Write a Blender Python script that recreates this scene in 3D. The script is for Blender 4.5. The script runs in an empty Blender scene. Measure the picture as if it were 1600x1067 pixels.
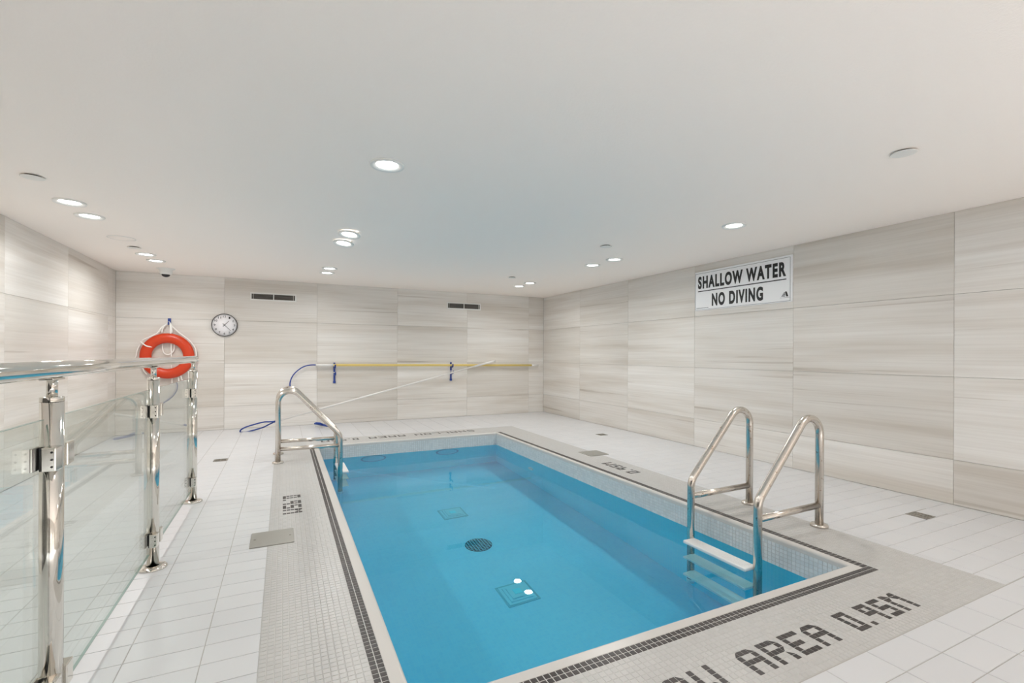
import bpy, bmesh, math, random
from mathutils import Vector, Matrix
random.seed(7)
PI = math.pi
sc = bpy.context.scene
COL = sc.collection

# ------------------------------------------------------------------ camera, world, exposure
F, TH, V0, CH, ROLL = 739.17, 0.4510, 552.45, 1.097, 0.0047
W, L_, B, H = 4.4494, -1.968, 7.818, 2.1585          # right wall x, left wall x, back wall y, ceiling z
FY = -3.2                                             # wall behind the camera
cd = bpy.data.cameras.new('camera'); cam = bpy.data.objects.new('camera', cd); COL.objects.link(cam)
cd.sensor_fit = 'HORIZONTAL'; cd.sensor_width = 36.0; cd.lens = 36.0 * F / 1600
cd.shift_y = (V0 - 533.5) / 1600; cd.clip_start = 0.02; cd.clip_end = 60
cam.matrix_world = (Matrix.Translation((0, 0, CH)) @ Matrix.Rotation(-TH, 4, 'Z')
                    @ Matrix.Rotation(PI / 2, 4, 'X') @ Matrix.Rotation(ROLL, 4, 'Z'))
sc.camera = cam
wd = bpy.data.worlds.new('world'); sc.world = wd; wd.use_nodes = True
wd.node_tree.nodes['Background'].inputs[0].default_value = (1, 1, 1, 1)
wd.node_tree.nodes['Background'].inputs[1].default_value = 0.0
vs = sc.view_settings
vs.view_transform = 'Standard'; vs.look = 'None'; vs.gamma = 1.0; vs.use_curve_mapping = False
vs.exposure = 0.08
cy = sc.cycles
cy.max_bounces = 14; cy.diffuse_bounces = 12; cy.glossy_bounces = 6; cy.transmission_bounces = 8; cy.transparent_max_bounces = 16
cy.sample_clamp_indirect = 4.0; cy.use_denoising = True
LAMP_W = 6.0; REAR_FILL_W = 30.0; LAMP_COL = (0.99, 0.985, 0.96)

# ------------------------------------------------------------------ materials
def mat(name, col, rough=0.5, metal=0.0, spec=0.5, coat=0.0):
    m = bpy.data.materials.new(name); m.use_nodes = True
    b = m.node_tree.nodes['Principled BSDF']
    b.inputs['Base Color'].default_value = (*col, 1); b.inputs['Roughness'].default_value = rough
    b.inputs['Metallic'].default_value = metal; b.inputs['Specular IOR Level'].default_value = spec
    b.inputs['Coat Weight'].default_value = coat
    return m

def nd(m, t, **kw):
    n = m.node_tree.nodes.new(t)
    for k, v in kw.items():
        if k in n.inputs: n.inputs[k].default_value = v
        else: setattr(n, k, v)
    return n

def lk(m, a, b): m.node_tree.links.new(a, b)

def ramp(m, fac, stops):
    r = m.node_tree.nodes.new('ShaderNodeValToRGB')
    el = r.color_ramp.elements
    while len(el) < len(stops): el.new(0.5)
    for e, (p, c) in zip(el, stops): e.position = p; e.color = (*c, 1)
    lk(m, fac, r.inputs[0]); return r.outputs[0]

def rnd(m):
    """a random number per tile, whether the tile is an object or an island of a joined mesh"""
    g = nd(m, 'ShaderNodeNewGeometry'); o = nd(m, 'ShaderNodeObjectInfo')
    a = nd(m, 'ShaderNodeMath', operation='ADD'); f = nd(m, 'ShaderNodeMath', operation='FRACT')
    lk(m, g.outputs['Random Per Island'], a.inputs[0]); lk(m, o.outputs['Random'], a.inputs[1]); lk(m, a.outputs[0], f.inputs[0])
    return f.outputs[0]

def tile_mat(name, lo, hi, rough, bump=0.0, coat=0.0):
    m = mat(name, lo, rough, coat=coat); b = m.node_tree.nodes['Principled BSDF']
    lk(m, ramp(m, rnd(m), [(0, lo), (1, hi)]), b.inputs['Base Color'])
    if bump:
        n = nd(m, 'ShaderNodeTexNoise', Scale=60.0, Detail=3.0); bp = nd(m, 'ShaderNodeBump', Strength=bump, Distance=0.002)
        tc = nd(m, 'ShaderNodeTexCoord'); lk(m, tc.outputs['Object'], n.inputs['Vector'])
        lk(m, n.outputs['Fac'], bp.inputs['Height']); lk(m, bp.outputs[0], b.inputs['Normal'])
    return m

M = {}
M['grout'] = mat('grout', (0.46, 0.45, 0.43), 0.9)
M['mosaic_grout'] = mat('mosaic_grout', (0.57, 0.56, 0.545), 0.9)
M['floor_tile'] = tile_mat('floor_tile', (0.635, 0.642, 0.66), (0.665, 0.672, 0.69), 0.28)
M['mosaic'] = tile_mat('cream_mosaic', (0.505, 0.50, 0.49), (0.535, 0.53, 0.52), 0.3)
M['dark_mosaic'] = tile_mat('dark_mosaic', (0.030, 0.024, 0.022), (0.052, 0.043, 0.040), 0.35)
M['band'] = tile_mat('waterline_mosaic', (0.66, 0.69, 0.70), (0.74, 0.76, 0.765), 0.25)
M['coping'] = mat('coping_tile', (0.62, 0.60, 0.575), 0.28)
M['steel'] = mat('polished_steel', (0.78, 0.75, 0.70), 0.07, 1.0)
M['brushed'] = mat('brushed_steel', (0.70, 0.66, 0.60), 0.22, 1.0)
M['rubber'] = mat('black_rubber', (0.012, 0.012, 0.012), 0.6)
M['white_plastic'] = mat('white_plastic', (0.82, 0.82, 0.80), 0.35)
M['white_paint'] = mat('white_paint', (0.80, 0.79, 0.76), 0.45)
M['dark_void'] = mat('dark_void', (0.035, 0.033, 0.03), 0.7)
M['dark_glass'] = mat('dark_dome', (0.03, 0.03, 0.035), 0.08)
M['orange'] = mat('orange_ring', (0.62, 0.045, 0.006), 0.35)
M['slat'] = mat('vent_slat', (0.15, 0.14, 0.13), 0.5)
M['rope'] = mat('white_rope', (0.90, 0.89, 0.86), 0.8)
M['blue'] = mat('blue_plastic', (0.012, 0.05, 0.29), 0.35)
M['yellow'] = mat('yellow_pole', (0.77, 0.60, 0.19), 0.4)
M['alu'] = mat('aluminium_pole', (0.80, 0.79, 0.77), 0.35, 0.2)
M['sign_white'] = mat('sign_white', (0.90, 0.91, 0.93), 0.3)
M['ink'] = mat('black_ink', (0.012, 0.012, 0.013), 0.5)
M['face'] = mat('clock_face', (0.93, 0.92, 0.95), 0.4)
M['rim'] = mat('clock_rim', (0.03, 0.028, 0.03), 0.3)
M['door'] = mat('added_dark_paint', (0.05, 0.048, 0.045), 0.5)  # dark paint of the added panels and door behind the camera
M['lid'] = mat('skimmer_lid', (0.40, 0.395, 0.365), 0.38, 0.75)
M['drain'] = mat('drain_metal', (0.32, 0.30, 0.26), 0.35, 0.8)
M['tread'] = mat('white_tread', (0.82, 0.83, 0.83), 0.4)
M['pool_fit'] = mat('pool_fitting', (0.20, 0.66, 0.82), 0.4)
M['pool_frame'] = mat('pool_frame', (0.10, 0.48, 0.63), 0.4)
M['lamp_ring'] = mat('pool_lamp_ring', (0.03, 0.45, 0.66), 0.4)
M['pool_dark'] = mat('pool_grate', (0.004, 0.02, 0.06), 0.5)
M['lamp_lens_off'] = mat('pool_lamp_lens', (0.10, 0.75, 0.93), 0.3)

m = M['ceiling'] = mat('ceiling_plaster', (0.98, 0.915, 0.865), 0.85, spec=0.2)
b = m.node_tree.nodes['Principled BSDF']
n = nd(m, 'ShaderNodeTexNoise', Scale=110.0, Detail=4.0); bp = nd(m, 'ShaderNodeBump', Strength=0.25, Distance=0.004)
tc = nd(m, 'ShaderNodeTexCoord'); lk(m, tc.outputs['Object'], n.inputs['Vector'])
lk(m, n.outputs['Fac'], bp.inputs['Height']); lk(m, bp.outputs[0], b.inputs['Normal'])

# brushed steel wear on the ladders
b = M['brushed'].node_tree.nodes['Principled BSDF']
n = nd(M['brushed'], 'ShaderNodeTexNoise', Scale=45.0, Detail=3.0); tc = nd(M['brushed'], 'ShaderNodeTexCoord')
lk(M['brushed'], tc.outputs['Object'], n.inputs['Vector'])
lk(M['brushed'], ramp(M['brushed'], n.outputs['Fac'], [(0.3, (0.66, 0.61, 0.55)), (0.62, (0.70, 0.66, 0.61)), (0.72, (0.40, 0.30, 0.22))]), b.inputs['Base Color'])

# veined porcelain wall tile: horizontal streaks, each tile its own cut of the stone
m = M['wall_tile'] = mat('veined_porcelain', (0.7, 0.68, 0.64), 0.33)
b = m.node_tree.nodes['Principled BSDF']
tc = nd(m, 'ShaderNodeTexCoord'); oi = nd(m, 'ShaderNodeObjectInfo')
mul = nd(m, 'ShaderNodeVectorMath', operation='SCALE'); mul.inputs[0].default_value = (17.0, 5.0, 31.0)
lk(m, oi.outputs['Random'], mul.inputs['Scale'])
add = nd(m, 'ShaderNodeVectorMath', operation='ADD'); lk(m, tc.outputs['Object'], add.inputs[0]); lk(m, mul.outputs[0], add.inputs[1])
def streak(sx, sz, detail, dist=0.0):
    mp = nd(m, 'ShaderNodeMapping'); mp.inputs['Scale'].default_value = (sx, 1.0, sz); mp.inputs['Rotation'].default_value = (0, 0.03, 0)
    lk(m, add.outputs[0], mp.inputs['Vector'])
    t = nd(m, 'ShaderNodeTexNoise', Scale=1.0, Detail=detail, Distortion=dist); lk(m, mp.outputs[0], t.inputs['Vector'])
    return t.outputs['Fac']
def mix(a, bb, f, mode='MIX'):
    x = m.node_tree.nodes.new('ShaderNodeMix'); x.data_type = 'RGBA'; x.blend_type = mode
    if isinstance(f, float): x.inputs[0].default_value = f
    else: lk(m, f, x.inputs[0])
    for s, v in ((x.inputs[6], a), (x.inputs[7], bb)):
        if isinstance(v, tuple): s.default_value = (*v, 1)
        else: lk(m, v, s)
    return x.outputs[2]
wide = ramp(m, streak(0.45, 6.0, 3.0, 0.25), [(0.32, (0.66, 0.625, 0.58)), (0.5, (0.755, 0.735, 0.708)), (0.70, (0.82, 0.81, 0.795))])
fine = ramp(m, streak(1.1, 70.0, 4.0), [(0.3, (0.92, 0.912, 0.905)), (0.62, (1.0, 1.0, 1.0))])
vein = ramp(m, streak(0.55, 26.0, 2.5, 0.5), [(0.27, (0.80, 0.775, 0.75)), (0.34, (1, 1, 1))])
tone = ramp(m, oi.outputs['Random'], [(0.0, (0.90, 0.88, 0.85)), (0.45, (0.99, 0.98, 0.965)), (1.0, (1.06, 1.055, 1.045))])
c = mix(mix(mix(wide, fine, 1.0, 'MULTIPLY'), vein, 1.0, 'MULTIPLY'), tone, 1.0, 'MULTIPLY')
lk(m, c, b.inputs['Base Color'])

# clear balustrade glass: see-through with Fresnel reflections
m = M['glass'] = bpy.data.materials.new('clear_glass'); m.use_nodes = True
m.node_tree.nodes.clear()
out = nd(m, 'ShaderNodeOutputMaterial'); mx = nd(m, 'ShaderNodeMixShader')
tr = nd(m, 'ShaderNodeBsdfTransparent', Color=(0.955, 0.985, 0.970, 1)); gl = nd(m, 'ShaderNodeBsdfGlossy', Roughness=0.0)
gg = nd(m, 'ShaderNodeNewGeometry'); dt = nd(m, 'ShaderNodeVectorMath', operation='DOT_PRODUCT'); ab = nd(m, 'ShaderNodeMath', operation='ABSOLUTE')
s1 = nd(m, 'ShaderNodeMath', operation='SUBTRACT'); s1.inputs[0].default_value = 1.0; pw = nd(m, 'ShaderNodeMath', operation='POWER'); pw.inputs[1].default_value = 5.0
ma = nd(m, 'ShaderNodeMath', operation='MULTIPLY_ADD'); ma.inputs[1].default_value = 0.96; ma.inputs[2].default_value = 0.04
lk(m, gg.outputs['Normal'], dt.inputs[0]); lk(m, gg.outputs['Incoming'], dt.inputs[1]); lk(m, dt.outputs['Value'], ab.inputs[0]); lk(m, ab.outputs[0], s1.inputs[1])
lk(m, s1.outputs[0], pw.inputs[0]); lk(m, pw.outputs[0], ma.inputs[0])
lk(m, ma.outputs[0], mx.inputs[0]); lk(m, tr.outputs[0], mx.inputs[1]); lk(m, gl.outputs[0], mx.inputs[2]); lk(m, mx.outputs[0], out.inputs[0])
M['glass_edge'] = mat('glass_edge', (0.22, 0.34, 0.30), 0.15)

# pool water surface
m = M['water'] = bpy.data.materials.new('pool_water'); m.use_nodes = True
m.node_tree.nodes.clear()
out = nd(m, 'ShaderNodeOutputMaterial'); mx = nd(m, 'ShaderNodeMixShader'); fr = nd(m, 'ShaderNodeFresnel', IOR=1.333)
tr = nd(m, 'ShaderNodeBsdfRefraction', Color=(0.74, 0.99, 1.0, 1), Roughness=0.0, IOR=1.333); gl = nd(m, 'ShaderNodeBsdfGlossy', Roughness=0.0)
lk(m, fr.outputs[0], mx.inputs[0]); lk(m, tr.outputs[0], mx.inputs[1]); lk(m, gl.outputs[0], mx.inputs[2]); lk(m, mx.outputs[0], out.inputs[0])

def grid_mat(name, c1, c2, g, rough):
    mm = mat(name, c1, rough); bb = mm.node_tree.nodes['Principled BSDF']
    br = nd(mm, 'ShaderNodeTexBrick', offset=0.0)
    for k, v in (('Scale', 1.0), ('Mortar Size', 0.0013), ('Brick Width', 0.025), ('Row Height', 0.025), ('Color1', (*c1, 1)), ('Color2', (*c2, 1)), ('Mortar', (*g, 1))):
        br.inputs[k].default_value = v
    uv = nd(mm, 'ShaderNodeUVMap'); lk(mm, uv.outputs[0], br.inputs['Vector']); lk(mm, br.outputs['Color'], bb.inputs['Base Color'])
    return mm
M['pool_wall'] = grid_mat('blue_pool_mosaic', (0.03, 0.82, 0.99), (0.04, 0.85, 0.99), (0.08, 0.86, 0.98), 0.3)
M['pool_floor'] = grid_mat('pool_floor_mosaic', (0.175, 0.63, 0.87), (0.195, 0.66, 0.88), (0.22, 0.66, 0.87), 0.4)

def emit(name, col, s):
    mm = bpy.data.materials.new(name); mm.use_nodes = True; mm.node_tree.nodes.clear()
    o = nd(mm, 'ShaderNodeOutputMaterial'); e = nd(mm, 'ShaderNodeEmission', Color=(*col, 1), Strength=s); lk(mm, e.outputs[0], o.inputs[0]); return mm
M['lens'] = emit('lit_lens', (1.0, 0.985, 0.95), 12.0)

# ------------------------------------------------------------------ mesh helpers
class MB:
    def __init__(self): self.v = []; self.f = []; self.s = []; self.uv = None
    def add(self, vs, fs, smooth=False):
        o = len(self.v); self.v += [tuple(p) for p in vs]
        for f in fs: self.f.append(tuple(i + o for i in f)); self.s.append(smooth)
        return self
    def box(self, x0, x1, y0, y1, z0, z1, bev=0.0):
        if bev <= 0:
            return self.add([(x0, y0, z0), (x1, y0, z0), (x1, y1, z0), (x0, y1, z0), (x0, y0, z1), (x1, y0, z1), (x1, y1, z1), (x0, y1, z1)],
                            [(0, 3, 2, 1), (4, 5, 6, 7), (0, 1, 5, 4), (1, 2, 6, 5), (2, 3, 7, 6), (3, 0, 4, 7)])
        bm = bmesh.new(); bmesh.ops.create_cube(bm, size=1)
        for q in bm.verts: q.co = Vector(((x0 + x1) / 2 + q.co.x * (x1 - x0), (y0 + y1) / 2 + q.co.y * (y1 - y0), (z0 + z1) / 2 + q.co.z * (z1 - z0)))
        bmesh.ops.bevel(bm, geom=bm.edges[:], offset=bev, segments=2, affect='EDGES', profile=0.5)
        bm.verts.index_update()
        self.add([q.co[:] for q in bm.verts], [[q.index for q in f.verts] for f in bm.faces]); bm.free(); return self
    def lathe(self, prof, c=(0, 0, 0), axis='Z', n=32, smooth=True):
        """prof: list of (radius, height) swept about the axis; zero radius closes the shape"""
        vs, fs, rows = [], [], []
        def P(r, a, h):
            x, y = r * math.cos(a), r * math.sin(a)
            return {'Z': (c[0] + x, c[1] + y, c[2] + h), 'Y': (c[0] + x, c[1] + h, c[2] - y), 'X': (c[0] + h, c[1] + x, c[2] + y)}[axis]
        for r, h in prof:
            if r < 1e-7: rows.append([len(vs)]); vs.append(P(0, 0, h))
            else: rows.append(list(range(len(vs), len(vs) + n))); vs += [P(r, 2 * PI * i / n, h) for i in range(n)]
        for a, bq in zip(rows, rows[1:]):
            for i in range(n):
                j = (i + 1) % n
                if len(a) == 1 and len(bq) == 1: continue
                if len(a) == 1: fs.append((a[0], bq[j], bq[i]))
                elif len(bq) == 1: fs.append((a[i], a[j], bq[0]))
                else: fs.append((a[i], a[j], bq[j], bq[i]))
        return self.add(vs, fs, smooth)
    def tube(self, pts, r, n=12, closed=False, cap=True, radii=None):
        pts = [Vector(p) for p in pts]; N = len(pts); vs, fs = [], []
        T = []
        for i in range(N):
            a = pts[(i - 1) % N] if (closed or i > 0) else pts[i]
            c = pts[(i + 1) % N] if (closed or i < N - 1) else pts[i]
            T.append((c - a).normalized())
        up = Vector((0, 0, 1)) if abs(T[0].z) < 0.9 else Vector((1, 0, 0))
        nrm = (up - T[0] * up.dot(T[0])).normalized()
        for i in range(N):
            nrm = (nrm - T[i] * nrm.dot(T[i])).normalized(); bn = T[i].cross(nrm); rr = radii[i] if radii else r
            vs += [pts[i] + (nrm * math.cos(2 * PI * k / n) + bn * math.sin(2 * PI * k / n)) * rr for k in range(n)]
        for i in range(N if closed else N - 1):
            j = (i + 1) % N
            for k in range(n):
                l = (k + 1) % n; fs.append((i * n + k, i * n + l, j * n + l, j * n + k))
        self.add(vs, fs, True)
        if cap and not closed:
            o = len(self.v) - len(vs)
            self.f.append(tuple(o + k for k in range(n))[::-1]); self.s.append(False)
            self.f.append(tuple(o + (N - 1) * n + k for k in range(n))); self.s.append(False)
        return self
    def prism(self, poly, z0, z1):
        n = len(poly)
        return self.add([(x, y, z0) for x, y in poly] + [(x, y, z1) for x, y in poly],
                        [tuple(range(n))[::-1], tuple(range(n, 2 * n))] + [(i, (i + 1) % n, n + (i + 1) % n, n + i) for i in range(n)])
    def mesh(self, name, material):
        me = bpy.data.meshes.new(name); me.from_pydata(self.v, [], self.f); me.materials.append(material)
        me.polygons.foreach_set('use_smooth', self.s); me.update()
        bm = bmesh.new(); bm.from_mesh(me); bmesh.ops.recalc_face_normals(bm, faces=bm.faces[:]); bm.to_mesh(me); bm.free()
        return me
    def build(self, name, material, parent=None, loc=None, kind=None, recalc=True):
        return put(name, self.mesh(name, material), parent, loc, kind)

def put(name, me, parent=None, loc=None, kind=None, rot=None):
    o = bpy.data.objects.new(name, me); COL.objects.link(o)
    if parent is not None:
        o.parent = parent
        if loc is None: o.location = -Vector(parent.get('_base', (0, 0, 0)))
    if loc is not None: o.location = loc
    if rot is not None: o.rotation_euler = rot
    if kind: o['kind'] = kind
    return o

def tag(o, label=None, cat=None, group=None, kind=None):
    if label: o['label'] = label
    if cat: o['category'] = cat
    if group: o['group'] = group
    if kind: o['kind'] = kind
    return o

def thing(name, label, cat, loc=(0, 0, 0), group=None, rot=(0, 0, 0)):
    o = bpy.data.objects.new(name, None); COL.objects.link(o); o.empty_display_size = 0.05
    o.location = loc; o.rotation_euler = rot
    return tag(o, label, cat, group)

def copy_tree(o, parent=None):
    c = o.copy(); COL.objects.link(c); c.parent = parent
    for ch in [q for q in bpy.data.objects if q.parent == o]: copy_tree(ch, c)
    return c

def smooth_path(pts, n=8, closed=False):
    P = [Vector(p) for p in pts]; out = []; N = len(P)
    for i in range(N if closed else N - 1):
        g = lambda k: P[k % N] if closed else P[min(max(k, 0), N - 1)]
        a, b_, c_, d = g(i - 1), g(i), g(i + 1), g(i + 2)
        for t in range(n):
            t /= n
            out.append(0.5 * ((2 * b_) + (c_ - a) * t + (2 * a - 5 * b_ + 4 * c_ - d) * t * t + (3 * b_ - a - 3 * c_ + d) * t ** 3))
    if not closed: out.append(P[-1])
    return out

def fillet(pts, r, n=8):
    """polyline with its corners rounded; r: radius per inner corner"""
    P = [Vector(p) for p in pts]; out = [P[0]]
    for i in range(1, len(P) - 1):
        rr = r[i - 1] if isinstance(r, (list, tuple)) else r
        a = (P[i - 1] - P[i]).normalized(); c = (P[i + 1] - P[i]).normalized()
        ang = a.angle(c); d = rr / math.tan(ang / 2); s, e = P[i] + a * d, P[i] + c * d
        ctr = P[i] + (a + c).normalized() * (rr / math.sin(ang / 2)); u = s - ctr; w = e - ctr; tot = u.angle(w)
        for k in range(n + 1):
            t = k / n; out.append(ctr + (u * math.sin((1 - t) * tot) + w * math.sin(t * tot)) / math.sin(tot))
    out.append(P[-1]); return out

def view_area(x, y, z, w, h, nrm):
    """how large a tile shows from the camera: used only to choose which tiles become objects of their own"""
    dx, dy, dz = x, y, z - CH; zc = dx * math.sin(TH) + dy * math.cos(TH)
    if zc < 0.15: return 0
    xc = dx * math.cos(TH) - dy * math.sin(TH)
    u, v = 800 + F * xc / zc, V0 - F * dz / zc
    if not (-30 < u < 1630 and -30 < v < 1097): return 0
    d2 = dx * dx + dy * dy + dz * dz
    return w * h * abs(dx * nrm[0] + dy * nrm[1] + dz * nrm[2]) / d2 ** 1.5

def tiles(cells, name, stuff_name, material, parent, limit=300, t=0.004, nrm=(0, 0, 1), grp=None):
    """cells: (x0, x1, y0, y1) on z=0, or with nrm on a wall given as (origin, u, v) boxes; the largest in view are objects"""
    cells = sorted(cells, key=lambda c: -view_area((c[0] + c[1]) / 2, (c[2] + c[3]) / 2, 0, c[1] - c[0], c[3] - c[2], nrm))
    cache = {}
    e = min(0.0012, 0.06 * min(cells[0][1] - cells[0][0], cells[0][3] - cells[0][2]))
    def one(mb, x0, x1, y0, y1):
        mb.add([(x0, y0, -t), (x1, y0, -t), (x1, y1, -t), (x0, y1, -t), (x0, y0, -e), (x1, y0, -e), (x1, y1, -e), (x0, y1, -e),
                (x0 + e, y0 + e, 0), (x1 - e, y0 + e, 0), (x1 - e, y1 - e, 0), (x0 + e, y1 - e, 0)],
               [(0, 1, 5, 4), (1, 2, 6, 5), (2, 3, 7, 6), (3, 0, 4, 7), (4, 5, 9, 8), (5, 6, 10, 9), (6, 7, 11, 10), (7, 4, 8, 11), (8, 9, 10, 11)])
    for x0, x1, y0, y1 in cells[:limit]:
        k = (round(x1 - x0, 4), round(y1 - y0, 4))
        if k not in cache:
            mb = MB(); one(mb, -k[0] / 2, k[0] / 2, -k[1] / 2, k[1] / 2); cache[k] = mb.mesh(name, material)
        put(name, cache[k], parent, ((x0 + x1) / 2, (y0 + y1) / 2, 0))
    if len(cells) > limit:
        mb = MB()
        for c_ in cells[limit:]: one(mb, *c_)
        put(stuff_name, mb.mesh(stuff_name, material), parent, (0, 0, 0), 'stuff')

# ------------------------------------------------------------------ layout numbers
PX0, PX1, PY0, PY1 = 0.382, 2.668, 1.463, 6.0         # pool water edge
G = 0.025; GX, GY = 0.502, 1.083                       # mosaic grid
MX0, MX1, MY0, MY1 = GX - 23 * G, GX + 105 * G, GY - 3 * G, GY + 215 * G
WZ, PZ = -0.165, -1.115                                # water level, pool floor
CX0, CX1, CY0, CY1 = GX - 7 * G, GX + 88 * G, GY + 13 * G, GY + 198 * G   # outer edge of the coping
SKIM = [(-0.163, 0.064, 3.012, 3.25), (2.972, 3.212, 4.192, 4.425)]
DRAINS = [(-0.565, 5.62), (3.915, 5.265), (3.945, 1.70)]

# ------------------------------------------------------------------ room shell
fl = MB()
for x0, x1, y0, y1 in ((L_ - .15, W + .15, FY - .15, PY0 - .03), (L_ - .15, W + .15, PY1 + .03, B + .15), (L_ - .15, PX0 - .03, PY0 - .03, PY1 + .03), (PX1 + .03, W + .15, PY0 - .03, PY1 + .03)):
    fl.box(x0, x1, y0, y1, -0.08, -0.0022)
floor = fl.build('floor', M['grout'], kind='structure'); floor['label'] = 'white tiled pool deck with cream mosaic around the pool'
ceiling = MB().box(L_ - .15, W + .15, FY - .15, B + .15, H, H + .12).build('ceiling', M['ceiling'], kind='structure')
wb = MB().box(L_ - .15, W + .15, B + .009, B + .15, -.08, H + .1).build('wall_back', M['grout'], kind='structure')
wr = MB().box(W + .009, W + .15, FY - .15, B + .15, -.08, H + .1).build('wall_right', M['grout'], kind='structure')
wl = MB().box(L_ - .15, L_ - .009, FY - .15, B + .15, -.08, H + .1).build('wall_left', M['grout'], kind='structure')
wf = MB().box(L_ - .15, W + .15, FY - .15, FY - .009, -.08, H + .1).build('wall_front', M['grout'], kind='structure')
ZR = [0.0, 0.33, 0.94, 1.55, H]
wt_cache = {}
def wall_tile(parent, along0, along1, z0, z1, place):
    w, h = along1 - along0 - .0022, z1 - z0 - .0022
    k = (round(w, 3), round(h, 3))
    if k not in wt_cache:
        wt_cache[k] = MB().box(-w / 2, w / 2, 0, .010, -h / 2, h / 2, .0009).mesh('wall_tile', M['wall_tile'])
    loc, rz = place((along0 + along1) / 2, (z0 + z1) / 2)
    put('wall_tile', wt_cache[k], parent, loc, rot=(0, 0, rz))
def wall_run(parent, joints, place):
    for a0, a1 in zip(joints, joints[1:]):
        for z0, z1 in zip(ZR, ZR[1:]): wall_tile(parent, a0, a1, z0, z1, place)
jb = [L_] + [W - .317 - 1.22 * k for k in range(5)][::-1][1:] + [W - .317, W]
jb = [L_] + [x for x in [W - .317 - 1.22 * k for k in range(6)][::-1] if x > L_ + .05] + [W]
wall_run(wb, jb, lambda a, z: ((a, B, z), 0))
jr = [FY] + [y for y in [B - 1.22 * k for k in range(9)][::-1] if y > FY + .05]
wall_run(wr, jr, lambda a, z: ((W, a, z), -PI / 2))
jl = [y for y in [6.30 - 1.22 * k for k in range(8)][::-1] if y > 1.3] + [7.52, B]
wall_run(wl, jl, lambda a, z: ((L_, a, z), PI / 2))
jf = [-.25, .92, 2.09, 3.26, W]
wall_run(wf, jf, lambda a, z: ((a, FY, z), PI))
# unseen dark panels, added so the chrome posts reflect dark stripes
for k in range(4):
    y_ = FY + .06 + k * 1.13
    MB().box(L_ - .009, L_, y_, y_ + 1.11, .01, H - .01, .003).build('added_dark_panel', M['door'], wl, (0, 0, 0))
MB().box(L_ + .02, -.27, FY - .009, FY, .01, H - .01, .003).build('added_dark_panel', M['door'], wf, (0, 0, 0))
# unseen door, added as something dark for the chrome to mirror
door = thing('added_door_1', 'added dark door behind the camera for chrome reflections', None, (-1.15, FY + .002, 0)); door['kind'] = 'structure'
MB().box(-.45, .45, 0, .04, .005, 2.03, .004).build('added_door_panel', M['door'], door, (0, 0, 0))
fr_ = MB()
for x in (-.5, .45): fr_.box(x, x + .05, 0, .06, 0, 2.08)
fr_.box(-.45, .45, 0, .06, 2.035, 2.08); fr_.build('added_door_frame', M['door'], door, (0, 0, 0))
MB().tube([(.36, .04, 1.0), (.36, .09, 1.0), (.26, .09, 1.0)], .01).build('added_door_handle', M['steel'], door, (0, 0, 0))

# ------------------------------------------------------------------ floor tiles
def hole(x0, x1, y0, y1):
    return x0 < MX1 - .001 and x1 > MX0 + .001 and y0 < MY1 - .001 and y1 > MY0 + .001
def cut(c, lim):                                       # clip a cell to a region, None if nothing remains
    x0, x1, y0, y1 = max(c[0], lim[0]), min(c[1], lim[1]), max(c[2], lim[2]), min(c[3], lim[3])
    return (x0, x1, y0, y1) if x1 - x0 > .015 and y1 - y0 > .015 else None
J = 0.0016
def minus(c, h):                                       # pieces of cell c outside rectangle h
    x0, x1, y0, y1 = c
    if x0 >= h[1] or x1 <= h[0] or y0 >= h[3] or y1 <= h[2]: return [c]
    r = [(x0, x1, y0, min(y1, h[2])), (x0, x1, max(y0, h[3]), y1), (x0, min(x1, h[0]), max(y0, h[2]), min(y1, h[3])), (max(x0, h[1]), x1, max(y0, h[2]), min(y1, h[3]))]
    return [q for q in r if q[1] - q[0] > .006 and q[3] - q[2] > .006]
holes = [(a - .002, b_ + .002, c_ - .002, d + .002) for a, b_, c_, d in SKIM] + [(x - .062, x + .062, y - .062, y + .062) for x, y in DRAINS]
cells = []
XP, YP = 0.2455, 0.1253
regions = [((L_ + .002, W - .002, FY + .002, MY0), 0.879), ((L_ + .002, MX0, MY0, B - .002), 2.341), ((MX1, W - .002, MY0, B - .002), 0.879), ((MX0, MX1, MY1, B - .002), 0.879)]
for lim, yph in regions:
    i0, i1 = math.floor((lim[0] + .258) / XP), math.ceil((lim[1] + .258) / XP)
    j0, j1 = math.floor((lim[2] - yph) / YP), math.ceil((lim[3] - yph) / YP)
    for i in range(i0, i1):
        for j in range(j0, j1):
            c_ = cut((-.258 + i * XP, -.258 + (i + 1) * XP, yph + j * YP, yph + (j + 1) * YP), lim)
            if not c_: continue
            ps = [c_]
            for h_ in holes: ps = [q for p in ps for q in minus(p, h_)]
            cells += [(a + J, b_ - J, c2 + J, d - J) for a, b_, c2, d in ps]
tiles(cells, 'floor_tile', 'floor_tile_field', M['floor_tile'], floor)

# ------------------------------------------------------------------ deck mosaic, dark border, depth markings
GL = {
 'S': ['1XXX', 'X...', 'XXXX', '...X', 'XXX4'], 'H': ['X..X', 'X..X', 'XXXX', 'X..X', 'X..X'], 'A': ['1XX2', 'X..X', 'XXXX', 'X..X', 'X..X'],
 'L': ['X...', 'X...', 'X...', 'X...', 'XXXX'], 'O': ['1XX2', 'X..X', 'X..X', 'X..X', '3XX4'], 'W': ['X..X', 'X..X', 'X..X', 'X12X', '4..3'],
 'R': ['XXX2', 'X..X', 'XXX4', 'X..2', 'X..X'], 'E': ['XXXX', 'X...', 'XXX.', 'X...', 'XXXX'],
 '0': ['XXX', 'X.X', 'X.X', 'X.X', 'XXX'], '.': ['.', '.', '.', '.', 'X'], '9': ['XXX', 'X.X', 'XXX', '..X', '..X'],
 '5': ['XXX', 'X..', 'XXX', '..X', 'XXX'], 'M': ['X21X', 'X43X', 'X..X', 'X..X', 'X..X']}
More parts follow.
